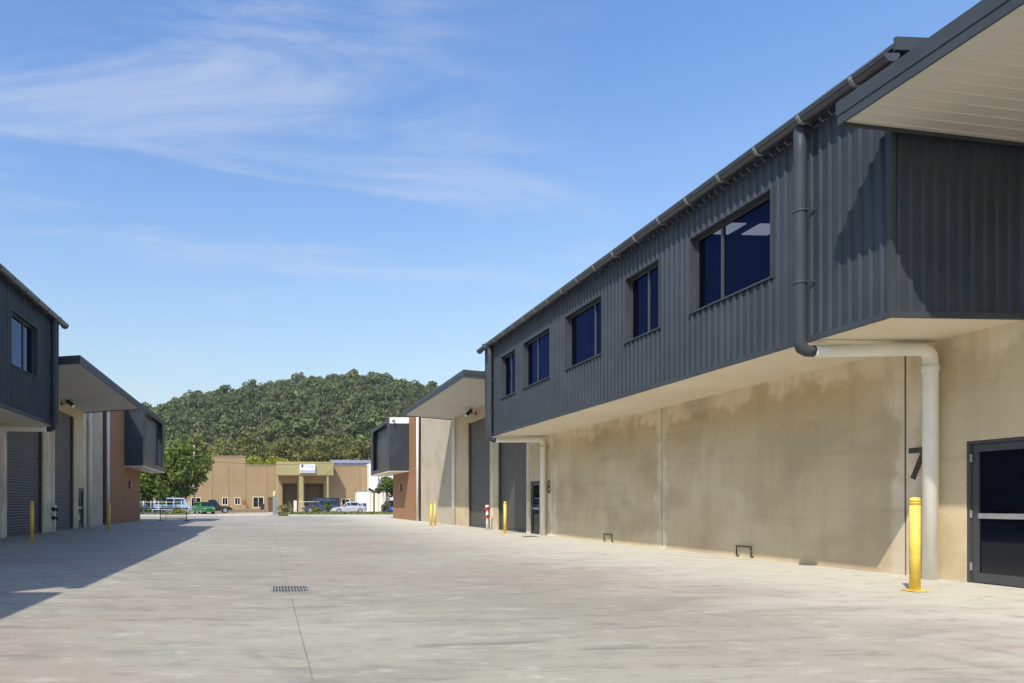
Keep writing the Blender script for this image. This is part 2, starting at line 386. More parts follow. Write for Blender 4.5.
# ------------------------------------------------------------------ foliage
def quads_mesh(name, cen, size, mat, parent=None, nrm=None, flat=.5, aspect=.6, seed=0):
    """one mesh of many small leaf-clump faces"""
    r = np.random.default_rng(seed+len(cen)); n = len(cen)
    off = Vector((0, 0, 0)); p = parent
    while p is not None: off += Vector(p.location); p = p.parent
    cen = np.asarray(cen) - np.array(off)
    d = r.normal(size=(n, 3)); d /= np.linalg.norm(d, axis=1)[:, None]
    if nrm is not None: d = d*flat + nrm*(1-flat); d /= np.linalg.norm(d, axis=1)[:, None]+1e-9
    a = np.cross(d, r.normal(size=(n, 3))); a /= np.linalg.norm(a, axis=1)[:, None]+1e-9; b = np.cross(d, a)
    sz = (np.asarray(size)*np.ones(n)*r.uniform(.6, 1.35, n))[:, None]*.5
    a *= sz; b *= sz*aspect
    k = r.uniform(-.35, .35, (n, 1))
    v = np.stack([cen-a-b*.5, cen+a*k-b*1.1, cen+a+b*.3, cen-a*k+b*1.2], 1).reshape(-1, 3)
    me = bpy.data.meshes.new(name); me.vertices.add(4*n); me.vertices.foreach_set('co', v.ravel().astype(np.float32))
    me.loops.add(4*n); me.loops.foreach_set('vertex_index', np.arange(4*n, dtype=np.int32))
    me.polygons.add(n); me.polygons.foreach_set('loop_start', np.arange(0, 4*n, 4, dtype=np.int32)); me.polygons.foreach_set('loop_total', np.full(n, 4, np.int32))
    me.update(calc_edges=True); me.materials.append(mat)
    o = bpy.data.objects.new(name, me); COL.objects.link(o)
    if parent is not None: o.parent = parent
    return o
def clump_points(c, rad, n, r):
    d = r.normal(size=(n, 3)); d /= np.linalg.norm(d, axis=1)[:, None]
    q = r.uniform(.55, 1.0, (n, 1))**.6
    return np.asarray(c) + d*q*np.asarray(rad), d
def crown(base, cen, rad, n_clump, per, r, cl=.38):
    """clumps spread through an ellipsoid"""
    P, Nn = [], []; cs = []
    for _ in range(n_clump):
        d = r.normal(size=3); d /= np.linalg.norm(d)
        c = np.asarray(cen) + d*np.asarray(rad)*r.uniform(.35, .85)*np.array([1, 1, .9]); cs.append(c)
        s = cl*r.uniform(.6, 1.25)*np.mean(rad)
        p, dd = clump_points(c, (s, s, s*.75), per, r); P.append(p); Nn.append(dd)
    return np.concatenate(P), np.concatenate(Nn), cs
def tree(name, loc, h, rad, mat, label, cat='tree', group=None, trunk=.3, leafs=.35, n_clump=16, per=150, seed=1, bark='bark', low=.35):
    r = np.random.default_rng(seed); t = empty(name, loc, label, cat, group)
    x, y, z = loc; cz = z+h*(1+low)/2; cr = (rad, rad, h*(1-low)/2)
    P, Nn, cs = crown(loc, (x, y, cz), cr, n_clump, per, r)
    quads_mesh('crown', P, leafs, mat, t, Nn, .6, .65, seed)
    m = MB(); top = (x+r.normal()*.2, y, z+h*.75)
    m.tube([loc, (x+r.normal()*.1, y+r.normal()*.1, z+h*.3), (x+r.normal()*.15, y, z+h*.55), top], trunk, 9, True, trunk*.3)
    for c in cs[:7]:
        a = Vector((x, y, z+h*r.uniform(.25, .5))); c = Vector(c); mid = (a+c)/2 + Vector((0, 0, -.05*h))
        m.tube([a, mid, c], trunk*.4, 6, True, trunk*.1)
    m.build('trunk', M[bark], t)
    return t

# forest on the hill: one mass of crowns
def forest():
    r = np.random.default_rng(11); P, Nn, Sz = [], [], []; TP = MB()
    y = 160.
    while y < 440:
        sp = 6.4 if y < 225 else (4.4 if y < 390 else 6)
        x = -85*y/380 - 14 - y*.05; xe = 125*y/380 + 25
        while x < xe:
            xx, yy = x + r.normal()*1.6, y + r.normal()*1.6
            h = r.uniform(4.4, 7.6) * (1.35 if r.random() < .12 else 1) * (1.5 if y < 225 else 1); w = h*r.uniform(.30, .42)
            z = float(hill_z(xx, yy))
            nc = int(r.integers(3, 6))
            for k in range(nc):
                a = r.uniform(0, 6.28); q = r.uniform(.1, .75)*w if k else 0
                c = (xx+math.cos(a)*q, yy+math.sin(a)*q, z+h*(.86 if k == 0 else r.uniform(.5, .82)))
                s = w*r.uniform(.42, .68)
                n = int(58 + 60*(y < 225)); p, d = clump_points(c, (s, s, s*.78), n, r)
                P.append(p); Nn.append(d); Sz.append(np.full(n, (.26 if y < 225 else .34)*s))
            if r.random() < .25:
                TP.tube([(xx, yy-.8*w, z), (xx+r.normal()*.3, yy-.6*w, z+h*.7)], .13, 5, False, .07)
            x += sp*r.uniform(.75, 1.3)
        y += sp*.95
    f = quads_mesh('forest', np.concatenate(P), np.concatenate(Sz)*1.5, M['gum'], None, np.concatenate(Nn), .55, .8, 3)
    tag(f, 'dense olive green gum forest covering the whole hill behind the tan building', 'forest', kind='stuff')
    t = TP.build('forest_trunks', M['palebark']); tag(t, 'thin pale gum trunks showing between crowns of the hill forest', 'tree trunks', kind='stuff')
forest()

# ------------------------------------------------------------------ warehouse rows
def warehouse(s, XW, XB, XC, box, cans, doors, pdoors, panels, windows, pipes, brickY, pod, yend, ymin, zcan, label, numbers, flood, brk=()):
    """s=+1: row on the right of the yard (its front looks to -x); s=-1: row on the left"""
    T = empty('warehouse', (XW, box[0], 0), label, 'warehouse', 'warehouse rows facing each other across the yard')
    ins = lambda d: XW + s*d                 # d metres behind the wall face
    outb = lambda d: XB - s*d                # d metres in front of the box cladding
    zs, zt = 3.86, 7.42
    # --- concrete panels, with openings cut out
    def pan(mb, y0, y1, z0, z1):
        w, h = y1-y0, z1-z0
        uv = [(0, 0), (1, 0), (1, 1), (0, 1)]; q = .02
        holes = sorted([(max(a, y0), min(b, y1), c) for a, b, c in doors+pdoors if c > z0 and a < y1-.05 and b > y0+.05])
        cuts = []; y = y0+q
        for a, b, c in holes:
            if a > y+.02: cuts.append((y, a, z0, z1))
            if c < z1: cuts.append((a, b, c, z1))
            y = b
        if y < y1-q-.01: cuts.append((y, y1-q, z0, z1))
        for a, b, c, d in cuts:
            U = lambda yy, zq: ((yy-y0)/w, (zq-z0)/h)
            p = [(XW, a, c), (XW, b, c), (XW, b, d), (XW, a, d)]
            mb.face(p, [U(t[1], t[2]) for t in p], (w, h))
            for e0, e1 in (((a, c), (a, d)), ((b, c), (b, d)), ((a, c), (b, c)), ((a, d), (b, d))):
                pp = [(XW, e0[0], e0[1]), (XW, e1[0], e1[1]), (ins(.17), e1[0], e1[1]), (ins(.17), e0[0], e0[1])]
                mb.face(pp, [U(t[1], t[2]) for t in pp], (w, h))
    mb = MB()
    mb2 = MB()
    for y0, y1 in panels:
        b = mb if y0 < box[1]+8 else mb2
        if y1 <= box[0] or y0 >= box[1]: pan(b, y0, y1, -.02, 7.7)
        else:
            pan(b, y0, y1, -.02, zs)
            if y0 < box[0]: pan(b, y0, box[0]-.02, zs, 7.7)
            if y1 > box[1]: pan(b, box[1]+.02, y1, zs, 7.7)
    mb.build('concrete_wall', M['panel'], T); mb2.build('concrete_wall', M['panel_sun_dimmed'], T)
    for (a, b), (c, d) in zip(panels, panels[1:]):
        jm = MB(); jm.box(ins(.02), ins(.15), b-.0195, c+.0195, 0, zs-.02 if box[0] <= b <= box[1] else 7.6); jm.build('joint_sealant', M['joint'], T)
    # --- hidden body: dark shell behind, roof
    sh = MB(); sh.box(ins(.6), ins(.7), ymin, yend, 0, 7.4); sh.build('inner_wall', M['dark'], T)
    rf = MB(); rf.prism([(XB-s*.12, zt+.06), (ins(22), zt+.9), (ins(22), zt+.96), (XB-s*.12, zt+.12)], 'y', box[0]-.14, box[1]+.14)
    rf.prism([(ins(.02), 7.72), (ins(22), 8.3), (ins(22), 8.36), (ins(.02), 7.78)], 'y', ymin, box[0]-.15); rf.prism([(ins(.02), 7.72), (ins(22), 8.3), (ins(22), 8.36), (ins(.02), 7.78)], 'y', box[1]+.15, yend)
    rf.build('roof', M['trim'], T)
    ew = MB(); ew.box(ins(.2), ins(22), ymin, ymin+.2, 0, 7.7); ew.box(ins(21.8), ins(22), ymin+.2, yend, 0, 7.7); ew.box(ins(.22), ins(22), yend-.2, yend-.001, 0, 7.7); ew.build('rear_wall', M['cream'], T)
    # --- overhanging clad upper storey
    cl = MB(); y0, y1 = box
    mk = lambda u, h, t: (outb(h), u, t)
    rects = []; y = y0; ph = .06
    for a, b in sorted((w[0], w[1]) for w in windows):
        rects += [(y, a, zs, zt), (a, b, zs, 5.14), (a, b, 6.64, zt)]; y = b
    rects.append((y, y1, zs, zt))
    for a, b, c, d in rects: cl.strip(ribs(a, b, ph=ph), mk, c, d)
    xa, xb = sorted((XB, ins(.9)))
    for yy, sg in ((y0, -1), (y1, 1)): cl.strip(ribs(xa, xb, ph=XB+s*.10), lambda u, h, t: (u, yy+sg*h, t), zs, zt)
    cl.build('upper_storey_cladding', M['clad'], T)
    tr = MB(); tr.box(outb(.034), outb(-.03), y0-.034, y0+.03, zs, zt); tr.box(outb(.034), outb(-.03), y1-.03, y1+.034, zs, zt)
    tr.box(outb(.040), outb(-.02), y0-.04, y1+.04, zs-.05, zs+.035); tr.box(outb(-.02), ins(.0), y0-.04, y0+.02, zs-.05, zs+.035); tr.box(outb(-.02), ins(.0), y1-.02, y1+.04, zs-.05, zs+.035)
    tr.build('corner_flashing', M['trim'], T)
    so_ = MB(); so_.box(outb(-.022), ins(.16), y0+.022, y1-.022, zs-.044, zs+.02); so_.build('box_soffit', M['cream'], T)
    rm = MB(); rm.box(ins(1.8), ins(1.9), y0, y1, zs+.03, zt); rm.box(outb(-.1), ins(1.8), y0+.1, y1-.1, 6.86, 6.88); rm.box(outb(-.1), ins(1.8), y0+.1, y1-.1, zs+.03, zs+.05); rm.build('room', M['room'], T)
    # --- windows
    for a, b, mull, lit in windows:
        fm = MB(); z0, z1 = 5.14, 6.64; e = .055
        w_ = empty('window', (outb(0), (a+b)/2, z0)); w_.parent = T; w_.location = Vector((outb(0), (a+b)/2, z0)) - Vector(T.location)
        f0, f1 = outb(-.10), outb(-.16)
        fm.box(f0, f1, a, a+e, z0, z1); fm.box(f0, f1, b-e, b, z0, z1); fm.box(f0, f1, a+e, b-e, z0, z0+e); fm.box(f0, f1, a+e, b-e, z1-e, z1+.03)
        fm.box(f0, f1, mull-e/2, mull+e/2, z0+e, z1-e); fm.build('frame', M['frame'], w_)
        rv = MB(); rv.box(outb(.036), f0, a-.03, a-.002, z0-.02, z1+.03); rv.box(outb(.036), f0, b+.002, b+.03, z0-.02, z1+.03); rv.box(outb(.036), f0, a-.002, b+.002, z1+.002, z1+.03); rv.build('reveal', M['trim'], w_)
        sl = MB(); sl.prism([(outb(.055), z0-.045), (outb(.055), z0-.02), (f0, z0+.004), (f0, z0-.02)], 'y', a-.05, b+.05); sl.build('sill', M['trim'], w_)
        for p, q in ((a+e, mull-e/2), (mull+e/2, b-e)):
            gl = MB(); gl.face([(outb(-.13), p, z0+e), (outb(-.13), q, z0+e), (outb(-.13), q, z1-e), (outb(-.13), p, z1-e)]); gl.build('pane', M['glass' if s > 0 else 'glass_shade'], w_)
    for a, b, mull, lit in windows:
        if lit:
            for xx in (.36, 1.2):
                ltm = MB(); ltm.box(outb(-xx), outb(-xx-.55), 13.55, 14.1, 6.835, 6.855); ltm.build('ceiling_light', M['lamp'], T)
    # --- gutter with straps
    gx_ = XB - s*.20; gz = 7.36; r_ = .115; prof = [(gx_ + r_*math.cos(t), gz + r_*math.sin(t)) for t in [math.pi + math.pi*k/10 for k in range(11)]]
    g0, g1 = y0-.22, y1+.24
    gm = MB(); inner_ = [(gx_ + (r_-.008)*math.cos(t), gz + (r_-.008)*math.sin(t)) for t in [2*math.pi - math.pi*k/10 for k in range(11)]]
    gm.prism(prof+inner_, 'y', g0, g1); gm.prism(prof, 'y', g0-.006, g0-.001); gm.prism(prof, 'y', g1+.001, g1+.006)
    gm.tube([(gx_-s*r_, g0, gz+.008), (gx_-s*r_, g1, gz+.008)], .012, 8)
    G = gm.build('gutter', M['gutter'], T)
    k = g0+.55
    while k < g1:
        b_ = MB(); rr = r_+.02
        p1 = [(gx_ + rr*math.cos(t), gz + rr*math.sin(t)) for t in [math.pi + math.pi*q/10 for q in range(11)]]; p2 = [(gx_ + (r_+.002)*math.cos(t), gz + (r_+.002)*math.sin(t)) for t in [2*math.pi - math.pi*q/10 for q in range(11)]]
        b_.prism(p1+p2, 'y', k-.025, k+.025); b_.build('gutter_bracket', M['strap'], G); k += 1.0
    bf = MB(); 
    bf.box(outb(.10), ins(6), y0-.18, y0-.14, zt+.02, zt+.20); bf.box(outb(.10), ins(6), y1+.14, y1+.18, zt+.02, zt+.20); bf.box(gx_+s*(r_+.004), outb(.02), y0-.14, y1+.14, zt-.045, zt+.055); bf.build('barge_flashing', M['trim'], T)
    # --- downpipes: charcoal on the cladding, pale below
    for yp, kind in pipes:
        if kind == 'box':
            d = MB(); xp = outb(.165); d.tube([(xp, yp, gz-.06), (xp, yp, gz-.5), (xp, yp, 4.1), (xp, yp, 3.80), (xp+s*.03, yp, 3.70), (xp+s*.12, yp, 3.66), (xp+s*.22, yp, 3.66)], .092, 18)
            P_ = d.build('upper_downpipe', M['trim'], T)
            for zb in (4.75, 5.9):
                b_ = MB(); b_.lathe([(.096, -.02), (.098, -.02), (.098, .02), (.096, .02)], (xp, yp, zb), 18); b_.box(xp-.012, outb(0), yp-.11, yp-.095, zb-.015, zb+.015); b_.build('pipe_bracket', M['trim'], P_)
            d = MB(); xq = XW - s*.15
            yq = yp-.22; d.tube([(xp+s*.225, yp, 3.66), (xq-s*.16, yq, 3.66), (xq-s*.06, yq, 3.63), (xq-s*.01, yq, 3.57), (xq, yq, 3.48), (xq, yq, -.02)], .10, 18)
            d.tube([(xq, yq, 3.30), (xq, yq, 3.42)], .112, 18); d.build('downpipe', M['pipe'], T)
            d = MB(); d.tube([(outb(-.1), yp-.14, 3.795), (XW-s*.02, yp-.14, 3.795)], .02, 8); d.build('conduit', M['pipe'], T)
        else:
            d = MB(); xq = XW - s*.13; d.tube([(ins(-.04), yp+.25, 6.35 if kind == 'c' else 7.65), (ins(-.04), yp+.25, 6.1 if kind == 'c' else 7.5), (xq, yp, 5.2 if kind == 'c' else 7.2), (xq, yp, -.02)], .095, 14); d.build('downpipe', M['white' if kind == 'w' else 'pipe'], T)
    # --- canopies
    for (a, b), (ztip, tp) in zip(cans, zcan):
        C = empty('canopy', (XW, (a+b)/2, 6.2)); C.parent = T; C.location = Vector((XW, (a+b)/2, 6.2)) - Vector(T.location)
        drop = .077*abs(XW-XC); zi = ztip-drop
        c = MB(); c.prism([(XC+s*.02, ztip+.05), (ins(0), zi+.05), (ins(0), zi+tp), (XC+s*.02, ztip+tp)], 'y', a+.03, b-.03); c.build('deck', M['trim'], C)
        f = MB()
        for q0, q1, z0, z1, pr in ((0, .02, 0, tp*.42, .0), (0, .02, tp*.42, tp+.012, .012)):
            f.box(XC-s*pr, XC+s*.03, a-pr, b+pr, ztip+z0, ztip+z1)
            for yy, sg in ((a, -1), (b, 1)):
                f.prism([(XC+s*.03, ztip+z0), (ins(-.02), zi+z0), (ins(-.02), zi+z1), (XC+s*.03, ztip+z1)], 'y', yy+sg*pr, yy-sg*.03)
        f.build('fascia', M['trim'], C)
        so2 = MB(); pr = ribs(a+.032, b-.032, .19, .010, .014, .010)
        so2.strip(pr, lambda u, h, t: (XC+s*.032 + (XW-XC-s*.034)*t, u, ztip+.045-h + (zi-ztip)*t), 0, 1); so2.build('soffit', M['soffit'], C)
    # --- roller doors
    for a, b, h in doors:
        d = MB(); pr = []; z = 0
        while z <= h+.02: pr += [(z, 0), (z+.025, .016), (z+.055, .024), (z+.085, .016)]; z += .105
        d.strip(pr, lambda u, hh, t: (ins(.15-hh), t, u), a+.03, b-.03); rd = d.build('roller_door', M['roller'], T)
        for g_0, g_1 in ((a-.001, a+.07), (b-.07, b+.001)):
            jb = MB(); jb.box(ins(.05), ins(.16), g_0, g_1, 0, h); jb.build('guide', M['frame'], rd)
        bt = MB(); bt.box(ins(.10), ins(.16), a+.07, b-.07, .0, .09); bt.build('bottom_rail', M['frame'], rd)
        hd = MB(); hd.box(ins(.18), ins(.5), a-.1, b+.1, h-.02, h+.45); hd.build('curtain_box', M['dark'], rd)
    # --- glazed personnel doors
    for a, b, h in pdoors:
        D = empty('door', (ins(.05), (a+b)/2, 0)); D.parent = T; D.location = Vector((ins(.05), (a+b)/2, 0)) - Vector(T.location)
        f = MB(); f.box(ins(.02), ins(.12), a, a+.05, 0, h); f.box(ins(.02), ins(.12), b-.05, b, 0, h); f.box(ins(.02), ins(.12), a+.05, b-.05, h-.05, h); f.build('frame', M['frame'], D)
        f = MB(); x0, x1 = ins(.045), ins(.095); f.box(x0, x1, a+.055, a+.15, .015, h-.055); f.box(x0, x1, b-.15, b-.055, .015, h-.055); f.box(x0, x1, a+.15, b-.15, .015, .16); f.box(x0, x1, a+.15, b-.15, h-.17, h-.055); f.build('leaf', M['frame'], D)
        f = MB(); f.box(ins(.040), ins(.098), a+.15, b-.15, .98, 1.06); f.build('mid_rail', M['steel'], D)
        f = MB(); f.face([(ins(.07), a+.15, .16), (ins(.07), b-.15, .16), (ins(.07), b-.15, h-.17), (ins(.07), a+.15, h-.17)]); f.build('glass', M['dglass'], D)
        hy = a+.10 if s > 0 else b-.10; f = MB(); f.tube([(ins(.045), hy, 1.03), (ins(-.02), hy, 1.03), (ins(-.02), hy+.12, 1.03)], .011, 8); f.build('handle', M['steel'], D)
        for zb in (.25, 1.05, 1.9):
            f = MB(); f.box(ins(.018), ins(.03), b-.075, b-.045, zb-.06, zb+.06); f.build('hinge', M['steel'], D)
    # --- brick end block with projecting window box
    b0, b1 = brickY
    bk = MB(); bk.box(ins(-.0), ins(.25), b0, b1, 0, 7.75); bk.box(ins(.25), ins(14), b1-.25, b1, 0, 7.75); bk.build('brick_wall', M['brick'], T)
    p0, p1, XP, pz0, pz1 = pod
    pb = MB(); fw = .34; t_ = .05
    lo, hi = (XP, ins(0)) if s > 0 else (ins(0), XP)
    pb.box(XP, ins(-.002), p0, p0+t_, pz0, pz1); pb.box(XP, ins(-.002), p1-t_, p1, pz0, pz1); pb.box(XP, ins(-.002), p0+t_, p1-t_, pz1-t_, pz1); pb.box(XP+s*.05, ins(-.002), p0+t_, p1-t_, pz0+.02, pz0+t_)
    for a, b, c, d in ((p0+t_, p0+fw+.7, pz0+.02, pz1-t_), (p1-fw-.7, p1-t_, pz0+.02, pz1-t_), (p0+fw+.7, p1-fw-.7, pz0+.02, pz0+fw), (p0+fw+.7, p1-fw-.7, pz1-fw, pz1-t_)): pb.box(XP+s*.002, XP+s*.06, a, b, c, d)
    PB = pb.build('window_box', M['clad'], T)
    gl = MB(); gl.box(XP+s*.40, XP+s*.45, p0+fw+.5, p1-fw-.5, pz0+fw-.1, pz1-fw+.1); gl.build('pane', M['frame'], PB)
    sb = MB(); sb.box(XP+s*.01, ins(-.01), p0+.01, p1-.01, pz0-.05, pz0+.015); sb.build('box_soffit', M['cream'], PB)
    fl = MB(); fl.box(XP+s*.02, ins(-.02), p0-.025, p0-.004, pz1-.48, pz1-.02); fl.build('top_flashing', M['white' if s > 0 else 'clad'], PB)
    if s > 0:
        cmr = MB(); cmr.tube([(XP+s*.35, p0-.03, pz1-.25), (XP+s*.35, p0-.12, pz1-.25)], .05, 10); cmr.tube([(XP+s*.35, p0-.1, pz1-.28), (XP+s*.2, p0-.3, pz1-.36)], .06, 10); cmr.build('security_camera', M['black'], PB)
    wl = MB(); yl = p0+ (3.0 if s > 0 else 1.6); wl.box(ins(-.12), ins(-.001), yl-.11, yl+.11, 2.25, 2.75); wl.build('wall_lamp', M['black'], T)
    wl = MB(); wl.box(ins(-.13), ins(-.122), yl-.07, yl+.07, 2.32, 2.68); wl.build('lamp_lens', M['lens'], T)
    # --- small fittings
    yf, zf = flood
    fl = MB(); fl.box(XW-s*.02, XW, yf-.1, yf+.1, zf-.08, zf+.08); fl.tube([(XW-s*.02, yf, zf), (XW-s*.25, yf, zf)], .02, 8)
    F = fl.build('floodlight', M['black'], T)
    fl = MB(); c0 = Vector((XW-s*.42, yf, zf)); fl.prism([(XW-s*.25, zf+.16), (XW-s*.33, zf+.2), (XW-s*.58, zf-.05), (XW-s*.50, zf-.16), (XW-s*.25, zf+.04)], 'y', yf-.2, yf+.2); fl.build('lamp_head', M['black'], F)
    fl = MB(); fl.prism([(XW-s*.585, zf-.06), (XW-s*.505, zf-.17), (XW-s*.51, zf-.175), (XW-s*.59, zf-.065)], 'y', yf-.17, yf+.17); fl.build('lens', M['lens'], F)
    for ch, yn, zn, hh in numbers:
        cu_ = bpy.data.curves.new('unit_number', 'FONT'); cu_.body = ch; cu_.size = hh/.71; cu_.extrude = .004; cu_.offset = .010 if ch == '7' else .004; cu_.align_x = 'CENTER'
        o = bpy.data.objects.new('unit_number', cu_); COL.objects.link(o)
        o.rotation_euler = (R(90), 0, R(-90)); dg = bpy.context.evaluated_depsgraph_get(); me = bpy.data.meshes.new_from_object(o.evaluated_get(dg)); bpy.data.objects.remove(o)
        o = bpy.data.objects.new('unit_number', me); COL.objects.link(o); me.materials.clear(); me.materials.append(M['number'])
        o.parent = T; o.rotation_euler = (R(90), 0, R(-90)); o.location = Vector((XW-s*.006, yn, zn)) - Vector(T.location); o['label'] = 'dark painted unit number %s' % ch
    for yb, w_ in brk:
        m = MB(); xo = XW-s*.05; m.tube([(XW, yb-w_/2, .04), (xo, yb-w_/2, .04), (xo, yb-w_/2, .25), (xo, yb+w_/2, .25), (xo, yb+w_/2, .04), (XW, yb+w_/2, .04)], .017, 6); m.build('wall_bracket', M['rust'], T)
    return T

warehouse(1, 10.7, 8.72, 7.86, (9.3, 27.46), [(-2.2, 9.22), (27.62, 39.95)],
          [(28.35, 31.95, 5.5), (33.1, 36.75, 5.5)], [(9.10, 10.13, 2.16), (26.95, 27.9, 2.12)],
          [(-10, -3.2), (-3.2, 4.0), (4.0, 11.15), (11.15, 18.40), (18.40, 25.65), (25.65, 28.2), (28.2, 32.95), (32.95, 39.55), (39.55, 48.2)],
          [(11.62, 13.92, 13.10, True), (15.08, 16.52, 15.72, False), (17.75, 19.93, 18.36, False), (21.1, 23.32, 22.36, False), (24.08, 25.56, 24.85, False)],
          [(10.77, 'box'), (26.45, 'box'), (39.2, 'c'), (48.65, 'w')], (48.95, 59.0), (52.24, 61.65, 9.19, 3.70, 7.75), 59.0, -10, [(6.42, .31), (6.27, .30)],
          'long right-hand warehouse row in full sun bearing unit numbers 7 and 8', [('7', 10.92, 1.62, .52), ('8', 26.02, 1.62, .49)], (35.3, 5.85), [(15.07, .48), (21.33, .50)])
warehouse(-1, -9.3, -7.15, -6.45, (6.2, 24.4), [(-5.2, 6.1), (24.6, 36.33)],
          [(25.67, 29.7, 5.4), (31.36, 34.39, 5.4)], [(23.2, 24.2, 2.1), (35.2, 36.24, 2.0)],
          [(-10, -4), (-4, 2.6), (2.6, 8.6), (8.6, 15.8), (15.8, 22.9), (22.9, 25.6), (25.6, 30.3), (30.3, 36.6), (36.6, 40.3)],
          [(8.2, 10.5, 9.6, False), (12.0, 13.5, 12.8, False), (15.6, 17.7, 17.0, False), (20.0, 22.2, 21.35, False)],
          [(23.45, 'box'), (36.9, 'c'), (41.0, 'w')], (41.5, 52.0), (46.36, 55.98, -8.1, 3.70, 7.75), 52.0, -10, [(6.10, .28), (6.05, .28)],
          'left-hand warehouse row standing in shade with navy cladding and roller doors', [], (32.3, 5.75))

# ------------------------------------------------------------------ yard furniture
def bollard():
    b = empty('bollard', (0, 0, 0), 'x', 'bollard', 'yellow bollards guarding the doors')
    m = MB(); m.lathe([(.062, .012), (.062, 1.24)], (0, 0, 0), 24); m.build('post', M['yellow'], b)
    m = MB(); m.lathe([(.0635, 1.20), (.0635, 1.225)], (0, 0, 0), 24); m.build('band', M['orange'], b)
    m = MB(); m.lathe([(.064, 1.24), (.064, 1.27), (.052, 1.295), (.02, 1.305)], (0, 0, 0), 24); m.build('cap', M['yellow'], b)
    m = MB(); m.box(-.12, .12, -.12, .12, 0, .012); p = m.build('base_plate', M['yellow'], b)
    for x in (-.09, .09):
        for y in (-.09, .09):
            m = MB(); m.lathe([(.013, .012), (.013, .03)], (x, y, 0), 6); m.build('bolt', M['steel'], p)
    return b
B0 = bollard()
for i, (x, y, lab) in enumerate([(9.03, 9.26, 'nearest yellow bollard, beside the pale downpipe and painted 7'), (9.91, 28.66, 'yellow bollard before the roller door beyond the painted 8'),
        (9.10, 38.4, 'left one of two yellow bollards by the sunlit panel at the far brick end'), (9.53, 39.3, 'right one of two yellow bollards by the sunlit panel at the far brick end'),
        (-7.82, 23.83, 'shaded yellow bollard before the nearest left-hand roller door'), (-7.45, 33.6, 'shaded yellow bollard seen just before the left-hand brick wall')]):
    l = (x, y, vground(x)+.002)
    if i == 0: B0.location = l; B0['label'] = lab
    else: copy_tree(B0, l, lab)

def hydrant(loc, s, mat, label):
    h = empty('fire_hydrant', loc, label, 'fire hydrant'); x, y, z = loc
    m = MB(); m.tube([(x, y, z), (x, y, z+1.05)], .06, 12); m.tube([(x, y, z+1.0), (x, y, z+1.15)], .085, 12); m.build('standpipe', M['white'], h)
    for zz in (.62, .98):
        m = MB(); m.tube([(x, y, z+zz), (x-s*.11, y-.05, z+zz-.02)], .045, 10); m.tube([(x-s*.11, y-.05, z+zz-.02), (x-s*.15, y-.07, z+zz-.03)], .058, 10); m.build('outlet_valve', mat, h)
        m = MB(); m.lathe([(.085, 0), (.09, .012), (.09, .03), (.02, .04)], (x, y-.16, z+zz), 12, 'y'); m.tube([(x, y, z+zz), (x, y-.16, z+zz)], .02, 8); m.build('hand_wheel', mat, h)
    m = MB(); m.box(x-.12, x+.12, y-.12, y+.12, z, z+.02); m.build('base_plate', M['steel'], h)
hydrant((10.35, 32.4, 0), 1, M['red'], 'red and white fire hydrant standpipe between the right-hand roller doors')
hydrant((-8.95, 30.1, 0), -1, M['black'], 'dark fire hydrant standpipe between the left-hand roller doors')

G = empty('drain_grate', (.357, 10.82, vground(.35)), 'rectangular steel drain grate set in the middle of the yard', 'drain grate'); zg = vground(.35)
m = MB(); m.box(.06, .66, 10.46, 11.18, zg+.001, zg+.005); m.build('pit', M['dark'], G)  # dark sheet just above the yard stands in for shade below the bars
m = MB(); m.box(.062, .095, 10.43, 11.2, zg, zg+.012); m.box(.625, .67, 10.43, 11.2, zg, zg+.012); m.box(.095, .625, 10.43, 10.47, zg, zg+.012); m.box(.095, .625, 11.16, 11.2, zg, zg+.012); m.build('frame', M['grate'], G)
m = MB()
for k in range(11): x = .125+k*.0475; m.box(x-.009, x+.009, 10.47, 11.16, zg+.005, zg+.010)
m.box(.095, .625, 10.80, 10.83, zg+.005, zg+.0105); m.build('bars', M['grate'], G)
C = empty('pit_cover', (9.7, 25.35, vground(9.7)), 'small dark pit cover in the concrete by the 8 door', 'pit cover')
m = MB(); m.box(9.5, 9.92, 25.15, 25.55, 0, .012); m.build('lid', M['rust'], C); m = MB(); m.box(9.46, 9.96, 25.1, 25.6, -.004, .006); m.build('frame', M['steel'], C)

def fence(name, x0, x1, y, z, h, gap, label, cat, mat, rails=(.05, 1), bars=False, feet=False):
    f = empty(name, ((x0+x1)/2, y, z), label, cat)
    for t in rails:
        m = MB(); m.tube([(x0, y, z+h*t), (x1, y, z+h*t)], .024, 8); m.build('rail', mat, f)
    n = max(1, round((x1-x0)/gap))
    for k in range(n+1):
        x = x0+(x1-x0)*k/n; m = MB(); m.tube([(x, y, z), (x, y, z+h)], .026, 8); m.build('post', mat, f)
        if feet: m = MB(); m.box(x-.2, x+.2, y-.3, y+.3, z-.01, z+.05); m.build('foot', M['rubber'], f)
    if bars:
        m = MB(); k = x0+.13
        while k < x1: m.tube([(k, y, z+h*rails[0]), (k, y, z+h)], .008, 5); k += .13
        m.build('infill_bars', mat, f)
    return f
fence('barrier', -7.75, -5.85, 51.5, -.04, .92, 1.9, 'dark steel barrier panel standing free near the left brick corner', 'barrier', M['black'], (.22, 1), True, True)
fence('rail_fence', -17, -8.0, 56.0, 0, 1.05, 2.25, 'grey pipe rail fence running behind the left brick corner', 'fence', M['steel'], (.5, 1))
fence('white_fence', -13.6, -8.6, 78, .06, 1.5, .9, 'pale post fence in front of the parked vehicles under the left trees', 'fence', M['white'], (.35, .9))

